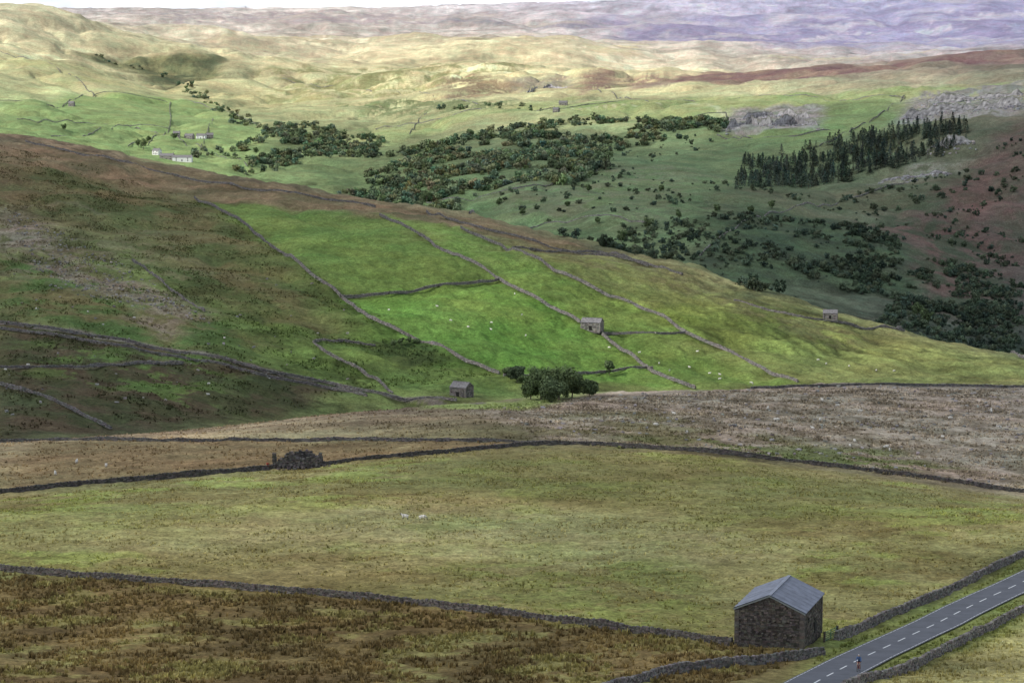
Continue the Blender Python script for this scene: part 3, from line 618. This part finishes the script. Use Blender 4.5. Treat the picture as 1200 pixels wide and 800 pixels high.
def conifer(seed,h=13,w=7,col=(.055,.076,.055)):
    r=np.random.default_rng(seed);A=Acc();V,Q=tube([(0,0,-.5),(0,0,h*.5),(0,0,h)],[.22,.14,.03],4);A.add(V,Q,(.12,.09,.07));n=190
    t=r.uniform(.05,1,n)**.9;th=r.uniform(0,6.28,n);rr=(1-t)**.8*w*.5*r.uniform(.35,1.15,n)+.2
    p=np.c_[np.cos(th)*rr,np.sin(th)*rr,t*h-rr*.25];o=np.c_[np.cos(th),np.sin(th),-.3+0*th];s=r.uniform(.8,1.6,(n,1));tn=np.c_[-np.sin(th),np.cos(th),r.uniform(-.5,.5,n)]
    V=np.stack([p-o*s*.6,p+tn*s*.4,p+o*s*.6,p-tn*s*.4],1);A.add(V,np.arange(n*4).reshape(n,4),np.repeat(np.array(col)*r.uniform(.6,1.4,(n,1)),4,axis=0));return A.get()
def scatter_mesh(name,protos,P,scale,tint=None,mat_=None):
    A=Acc()
    Z=hz(P[:,0],P[:,1])-.2
    sp_=fbm(P[:,0],P[:,1],60,3,.6,210)
    for i,(px,py) in enumerate(P):
        V,Q,Cc=protos[rng.integers(len(protos))];s=scale[i];a=rng.uniform(0,6.28)
        R=np.array([[math.cos(a),-math.sin(a),0],[math.sin(a),math.cos(a),0],[0,0,1]]);v=(V*s*[1,1,rng.uniform(.75,1.2)])@R.T+[px,py,Z[i]-s*.6]
        A.add(v,Q,Cc*rng.uniform(.65,1.4)*(1+.8*sp_[i])*(tint if tint is not None else np.array([1+.13*rng.normal(),1,1+.1*rng.normal()])))
    return A.mesh(name,mat_ or M_leaf)
def in_poly(poly,n):
    P=GP(poly);out=[];tries=0
    lo=P.min(0);hi=P.max(0)
    while len(out)<n and tries<60:
        q=rng.uniform(lo,hi,(n*4,2));sd=dist_poly(q[:,0],q[:,1],P,True);out+=list(q[sd>0]);tries+=1
    return np.array(out[:n])
def clump_pts(poly,n,wl,cut,seed,soft=.08):
    q=in_poly(poly,n*3);f=fbm(q[:,0],q[:,1],wl,4,.6,seed);return q[f>cut+rng.uniform(-soft,soft,len(q))][:n]
def belt(line,n,w0):
    P,s=resample(GP(line),4);i=rng.integers(0,len(P),n);g=fbm(s,s*0,60,3,.6,rng.integers(90))
    q=P[i]+rng.normal(0,w0,(n,2));return q[g[i]>rng.uniform(-.45,.1,n)]
BL=[broadleaf(s,9,10,12,22,1.5,col=np.array(cc)*1.25,nlimb=1,low=.46) for s,cc in zip(range(8),[(.085,.118,.062),(.108,.138,.068),(.07,.098,.06),(.135,.155,.078),(.092,.12,.068),(.076,.106,.066),(.12,.13,.068),(.102,.125,.064)])]
CN=[conifer(s) for s in range(4)]
W=[]
for poly,n,cut in [([(415,228),(430,200),(480,190),(530,170),(590,158),(640,148),(672,160),(655,200),(600,218),(540,236),(490,242),(450,232)],850,.06),
   ([(540,208),(580,175),(650,156),(664,170),(640,194),(590,208)],330,-.08),
   ([(430,226),(440,208),(520,190),(560,200),(520,238),(480,240)],330,-.05),
   ([(640,165),(720,148),(790,148),(850,156),(760,168),(690,188),(645,207)],420,.02),
   ([(560,236),(640,206),(700,190),(716,200),(640,232)],160,.04),
   ([(290,204),(320,180),(380,162),(450,164),(440,184),(345,199)],400,.04),([(320,146),(385,150),(400,166),(330,174)],150,.04)]:
    W.append(clump_pts(poly,n,110,cut,301))
W+= [belt(l,n,w) for l,n,w in [([(290,203),(330,190),(400,182),(470,180),(540,164),(620,150),(700,142),(800,146),(850,150)],480,13),
   ([(420,228),(500,236),(560,222),(640,204),(700,184)],300,12),([(310,160),(350,150),(390,158),(380,176)],120,12),([(222,108),(245,120),(276,138),(300,150),(330,156)],130,9),([(110,66),(160,80),(205,98),(225,104)],50,12),([(230,184),(290,170),(330,160)],50,10),([(500,128),(600,126),(640,130)],30,12)]]
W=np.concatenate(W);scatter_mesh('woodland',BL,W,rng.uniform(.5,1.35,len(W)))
W=clump_pts([(860,218),(870,190),(930,176),(1000,164),(1060,152),(1140,148),(1132,168),(1060,194),(1010,208),(900,221)],680,70,-.15,303)
scatter_mesh('conifer_plantation',CN,W,rng.uniform(.5,1.2,len(W)))
W=np.concatenate([clump_pts([(690,290),(720,268),(830,252),(950,260),(1050,280),(1050,304),(950,312),(860,318),(780,306)],1000,60,-.05,305),
  clump_pts([(860,335),(1060,346),(1200,362),(1200,416),(1060,386),(890,344)],1500,50,-.2,306),clump_pts([(540,232),(700,190),(860,225),(800,260),(640,262)],110,60,-.1,307),
  clump_pts([(900,312),(1040,300),(1200,310),(1200,380),(1040,352)],800,50,.02,308),clump_pts([(960,230),(1200,160),(1200,310),(1000,300)],260,50,.05,309),in_poly([(780,140),(860,165),(700,200)],50),
  belt([(700,284),(780,292),(860,300),(960,306),(1060,318)],300,9),belt([(840,216),(940,232),(1040,222),(1120,205)],70,10)])
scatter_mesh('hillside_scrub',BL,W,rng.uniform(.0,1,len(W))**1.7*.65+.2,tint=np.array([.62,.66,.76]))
def tree(px,py,h,w,seed,ncl=44,nl=110,ls=.5,name='broadleaf_tree',col=(.10,.135,.06)):
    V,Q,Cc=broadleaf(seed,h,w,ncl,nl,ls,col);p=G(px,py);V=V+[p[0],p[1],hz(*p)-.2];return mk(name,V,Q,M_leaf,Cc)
tree(634,467,9.4,9.5,11);tree(655,468,10.2,10.5,12,col=(.11,.145,.062));tree(670,466,7.5,7.5,13);tree(646,471,6.5,9,14,col=(.09,.12,.056));tree(622,468,6.5,6.5,19)
tree(691,464,4.8,5,15);tree(606,446,6.5,7,16,col=(.06,.08,.045));tree(596,440,4,4.5,21,name='thorn_bush');tree(613,448,3.2,4.5,22,name='thorn_bush');tree(714,438,6.2,4.6,17)
for px,py in [(461,405),(470,402),(479,401),(488,403)]: tree(px,py,2.6,3.4,px,16,40,.45,name='thorn_bush')
for px,py,h in [(205,165,13),(168,175,15),(162,172,11),(75,152,9),(174,166,9),(760,268,11),(728,284,12),(300,180,10),(690,225,8),(775,225,7),(612,252,7),(665,242,6),(700,262,6),(795,255,7),(840,248,7),(905,245,9),(585,240,7),(880,250,7),(1075,372,12),(1085,380,13),(500,238,14),(515,232,13)]:
    tree(px,py,h,h*.9,px,22,30,1.1)

# ---------------------------------------------------------------- limestone scars
def scar(pts,h,n,name='limestone_scar',base=(.33,.31,.30)):
    P,s=resample(GP(pts),1.2);A=Acc();m=len(P)
    zt=hz(P[:,0],P[:,1]);top=h*np.clip(.6+1.3*fbm(s,s*0,30,4,.6,rng.integers(90)),.05,1.3);top*=sstep(0,15,s)*sstep(0,15,s[-1]-s)
    V=[];nv=9
    for k in range(nv):
        t=k/(nv-1);dep=1.6*fbm(s,s*0+k*2.1,5,3,.7,3)+t*2.0
        V.append(np.c_[P[:,0],P[:,1]+dep,zt-1.5+(top+1.5)*t])
    V.append(np.c_[P[:,0],P[:,1]+14,zt+top*.4-1]);V=np.array(V);id_=np.arange(V.shape[0]*m).reshape(-1,m)
    q=np.stack([id_[:-1,:-1],id_[:-1,1:],id_[1:,1:],id_[1:,:-1]],-1).reshape(-1,4)
    g=np.clip(1+1.2*fbm(np.tile(s,V.shape[0]),np.repeat(np.arange(V.shape[0])*1.7,m),4,3,.7,8),.3,1.7)[:,None]*np.array(base);g[-m:]=(.12,.15,.07);g[-2*m:-m]=(.15,.16,.1);A.add(V,q,g)
    i=rng.integers(0,m,n);p=P[i]+np.c_[rng.normal(0,2,n),-np.abs(rng.normal(0,12,n))]
    b,q=boxes(np.c_[p,hz(p[:,0],p[:,1])],np.c_[rng.uniform(.8,3,n),rng.uniform(.8,3,n),rng.uniform(.6,2,n)],rng.uniform(0,3,n),.22,.15)
    A.add(b,q,stonecol(n,base,.35));return A.mesh(name,M_rock)
scar([(850,152),(880,146),(905,147),(930,144),(960,150)],13,260)
scar([(866,140),(900,136),(952,138)],9,180)
scar([(1056,138),(1110,130),(1150,128),(1205,124)],14,280)
scar([(1076,122),(1140,116),(1205,110)],10,200)
scar([(1085,176),(1115,170),(1142,165)],10,60,base=(.36,.34,.32))
scar([(1030,213),(1075,207),(1110,202)],8,100)
scar([(618,108),(645,102),(668,102)],7,80)
pp=np.concatenate([in_poly([(640,518),(1200,574),(1200,454),(900,454),(560,478)],320),in_poly([(0,240),(130,300),(250,380),(60,340)],400),in_poly([(0,300),(400,330),(420,445),(0,500)],80)])
n=len(pp);b,q=boxes(np.c_[pp,hz(pp[:,0],pp[:,1])+.1],rng.uniform(.3,1.0,(n,3))*[1,1,.6],rng.uniform(0,6,n),.2,.3);mk('scattered_boulders',b,q,M_rock,stonecol(n,(.26,.24,.22),.35))

# ---------------------------------------------------------------- rush tussocks
from mathutils.kdtree import KDTree
selv=np.nonzero((y>200)&(y<1300)&(np.abs(x)<330))[0][::7];kd=KDTree(len(selv))
for a_,i in enumerate(selv): kd.insert((x[i],y[i],0),a_)
kd.balance()
def tufts(name,P,hh,ww,nb,k0=1.0,k1=1.5):
    n=len(P);m=n*nb;base=np.repeat(np.c_[P,hz(P[:,0],P[:,1])-.1],nb,axis=0);hs=np.repeat(hh*rng.uniform(.5,1.3,n),nb)*rng.uniform(.7,1.15,m)
    th=rng.uniform(0,6.28,m);sp=np.repeat(ww*rng.uniform(.7,1.4,n),nb);o=np.c_[np.cos(th),np.sin(th)]*(sp*rng.uniform(.1,1,m))[:,None]
    wd=.30*rng.uniform(.6,1.4,m)*ww;t=np.c_[-np.sin(th),np.cos(th)]
    b0=base.copy();b0[:,:2]+=o*.5;tp=base.copy();tp[:,:2]+=o*1.2;tp[:,2]+=hs
    V=np.stack([b0-np.c_[t*wd[:,None],0*wd],b0+np.c_[t*wd[:,None],0*wd],tp+np.c_[t*wd[:,None]*.25,0*wd],tp-np.c_[t*wd[:,None]*.25,0*wd]],1)
    ca=np.array([alb_comp[selv[kd.find((p[0],p[1],0))[1]]] for p in P])
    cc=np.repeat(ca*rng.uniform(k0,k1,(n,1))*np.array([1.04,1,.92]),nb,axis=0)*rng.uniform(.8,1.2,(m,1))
    return mk(name,V.reshape(-1,3),np.arange(m*4).reshape(m,4),M_tuft,np.repeat(cc,4,axis=0))
def clumped(poly,n,wl,cut,seed):
    q=clump_pts(poly,n,wl,cut,seed,.12);d=dist_poly(q[:,0],q[:,1],RC[::4]);return q[d>3.6]
tufts('rush_tussocks',clumped(FG,12000,9,-.1,41),.45,.3,8,.75,1.7)
tufts('rush_tussocks',clumped(FIELD,18000,16,-.1,42),.3,.26,6,.9,1.9)
tufts('moor_tussocks',clumped([(640,520),(1200,576),(1200,456),(900,456),(560,478)],14000,10,-.1,43),.42,.4,6,.6,1.8)
tufts('moor_tussocks',clumped([(0,576),(330,547),(640,520),(1200,454),(540,475),(0,517)],6000,10,-.05,44),.38,.35,6,.7,1.5)
tufts('verge_grass',clumped([(960,765),(1200,655),(1200,800),(1000,830),(930,812)],4000,5,-.2,45),.3,.2,7,.9,1.6)
tufts('hill_rushes',clumped([(0,170),(230,235),(400,350),(580,440),(430,456),(250,490),(0,512)],9000,24,.05,46),.6,.7,4,.6,1.25)

# ---------------------------------------------------------------- sheep
def sheep_mesh(graze):
    V=[];R=[];Ed=[]
    def a(p,r,par=None):
        V.append(p);R.append(r);
        if par is not None: Ed.append((par,len(V)-1))
        return len(V)-1
    c0=a((0,0,.62),.25);c1=a((.28,0,.63),.25,c0);c2=a((.46,0,.66),.18,c1);b1=a((-.28,0,.63),.25,c0);b2=a((-.46,0,.62),.16,b1);a((-.54,0,.45),.04,b2)
    if graze: n1=a((.62,0,.5),.11,c2);h1=a((.74,0,.26),.085,n1);h2=a((.80,0,.1),.05,h1)
    else: n1=a((.60,0,.82),.11,c2);h1=a((.70,0,.93),.09,n1);h2=a((.88,0,.86),.05,h1)
    for s in(-1,1):
        a((V[h1][0]-.04,s*.13,V[h1][2]+.03),.025,h1)
        k=a((.36,s*.13,.36),.055,c1);k2=a((.37,s*.13,.2),.032,k);a((.36,s*.13,.0),.03,k2)
        k=a((-.30,s*.14,.42),.085,b1);k1=a((-.40,s*.14,.26),.038,k);a((-.37,s*.14,.0),.03,k1)
    me2,co=skinned(V,R,Ed,1)
    dark=((co[:,0]>.66))|(co[:,2]<.3);cc=np.where(dark[:,None],[.10,.09,.08,1],[.66,.62,.54,1]);at=me2.color_attributes.new('Col','FLOAT_COLOR','POINT');at.data.foreach_set('color',cc.astype(np.float32).ravel())
    me2.materials.append(M_wool);me2.name='sheep_body';return me2
SM=[sheep_mesh(True),sheep_mesh(False)]
spots=[(475,610,2.9),(495,611,.1)]
for poly,n in [([(420,355),(580,335),(740,425),(640,438)],8),([(600,345),(800,395),(900,445),(760,430)],9),([(760,420),(900,450),(820,455)],5),([(700,500),(1180,560),(1180,470),(700,475)],22),([(0,350),(300,400),(300,490),(0,490)],8),([(830,400),(1150,430),(1000,440)],5),([(30,530),(500,522),(400,535),(60,560)],3)]:
    for w in in_poly(poly,n): spots.append((w,))
for s in spots:
    if len(s)==3: p=G(s[0],s[1]);r=s[2];up=.2
    else: p=s[0];r=rng.uniform(0,6.28);up=.03
    o=link(bpy.data.objects.new('sheep',SM[rng.integers(2)]));o.location=(p[0],p[1],hz(*p)+up);o.rotation_euler=(0,0,r)

# ---------------------------------------------------------------- clouds
nn=200;t=np.linspace(-1,1,nn);sp=np.sinh(t*3.6)/np.sinh(3.6)
CH=1500.;off=S[:2]/S[2]*(CH+110)
gx=sp*16000;gy=900+np.where(sp<0,sp*14000,sp*15000)
GX,GY=np.meshgrid(gx,gy);tx=GX.ravel();ty=GY.ravel()
cv=cover(tx,np.maximum(ty,60)); outside=sstep(.3,.5,np.abs(tx)/np.maximum(ty,1)); outside=np.where(ty<150,1.0,outside)
nz_=np.clip(.5+1.6*fbm(tx,ty,2600,4,.5,77),.05,.95);cv=cv*(1-outside)+nz_*outside
hgt=CH+60*fbm(tx,ty,1200,4,.5,78);X=tx+off[0];Y=ty+off[1]
id_=np.arange(nn*nn).reshape(nn,nn);Q=np.stack([id_[:-1,:-1],id_[:-1,1:],id_[1:,1:],id_[1:,:-1]],-1).reshape(-1,4)
mc=bpy.data.materials.new('cloud');mc.use_nodes=True;nt=mc.node_tree;N=nt.nodes;N.remove(N['Principled BSDF'])
at=N.new('ShaderNodeAttribute');at.attribute_name='Col';tr=N.new('ShaderNodeBsdfTransparent');tl=N.new('ShaderNodeBsdfTranslucent');tl.inputs[0].default_value=(.95,.95,.95,1);mx=N.new('ShaderNodeMixShader')
nt.links.new(at.outputs['Fac'],mx.inputs[0]);nt.links.new(tr.outputs[0],mx.inputs[1]);nt.links.new(tl.outputs[0],mx.inputs[2]);nt.links.new(mx.outputs[0],N['Material Output'].inputs['Surface'])
mk('cloud_layer',np.c_[X,Y,hgt],Q,mc,np.repeat(cv[:,None],3,1),smooth=True)
# lumpy white sheet added past the horizon, tilted sunward to whiten the sky
xs=np.linspace(-45000,45000,160);ts=np.linspace(0,1,24);BX,BT=np.meshgrid(xs,ts)
bil=np.abs(fbm(BX,BT*9000,4000,4,.55,91));BZ=-900+BT*(3600+3000*fbm(BX,BX*0,15000,3,.5,92));BY=52000+BT*7000-2600*bil
id_=np.arange(BX.size).reshape(BX.shape);Q=np.stack([id_[:-1,:-1],id_[:-1,1:],id_[1:,1:],id_[1:,:-1]],-1).reshape(-1,4)
M_skysheet=mat('sky_sheet_white',base=(.9,.9,.9),nscale=.0003,namt=.05,rough=1,spec=0)
mk('white_sky_sheet',np.stack([BX,BY,BZ],-1),Q,M_skysheet,smooth=True)

# ---------------------------------------------------------------- sky, sun, camera
w=bpy.data.worlds.new('World');SC.world=w;w.use_nodes=True;nt=w.node_tree;sk=nt.nodes.new('ShaderNodeTexSky');sk.sky_type='NISHITA';sk.sun_disc=False
sk.sun_elevation=SUN_EL;sk.sun_rotation=SUN_AZ;sk.altitude=400;sk.dust_density=.6;nt.links.new(sk.outputs[0],nt.nodes['Background'].inputs[0]);nt.nodes['Background'].inputs[1].default_value=.14
sl=bpy.data.lights.new('sun','SUN');sl.energy=5.0;sl.angle=math.radians(.53);sl.color=(1,.965,.92);so=link(bpy.data.objects.new('sun',sl))
so.rotation_euler=Vector(-S).to_track_quat('-Z','Y').to_euler();so.location=(0,0,500)
cd=bpy.data.cameras.new('camera');cd.lens=F/1200*36;cd.sensor_width=36;cd.clip_end=120000;cd.clip_start=.5
co=link(bpy.data.objects.new('camera',cd));co.location=(0,0,0);co.rotation_euler=(math.pi/2-PITCH,0,0);SC.camera=co
SC.view_settings.view_transform='Standard';SC.view_settings.look='None';SC.view_settings.exposure=0
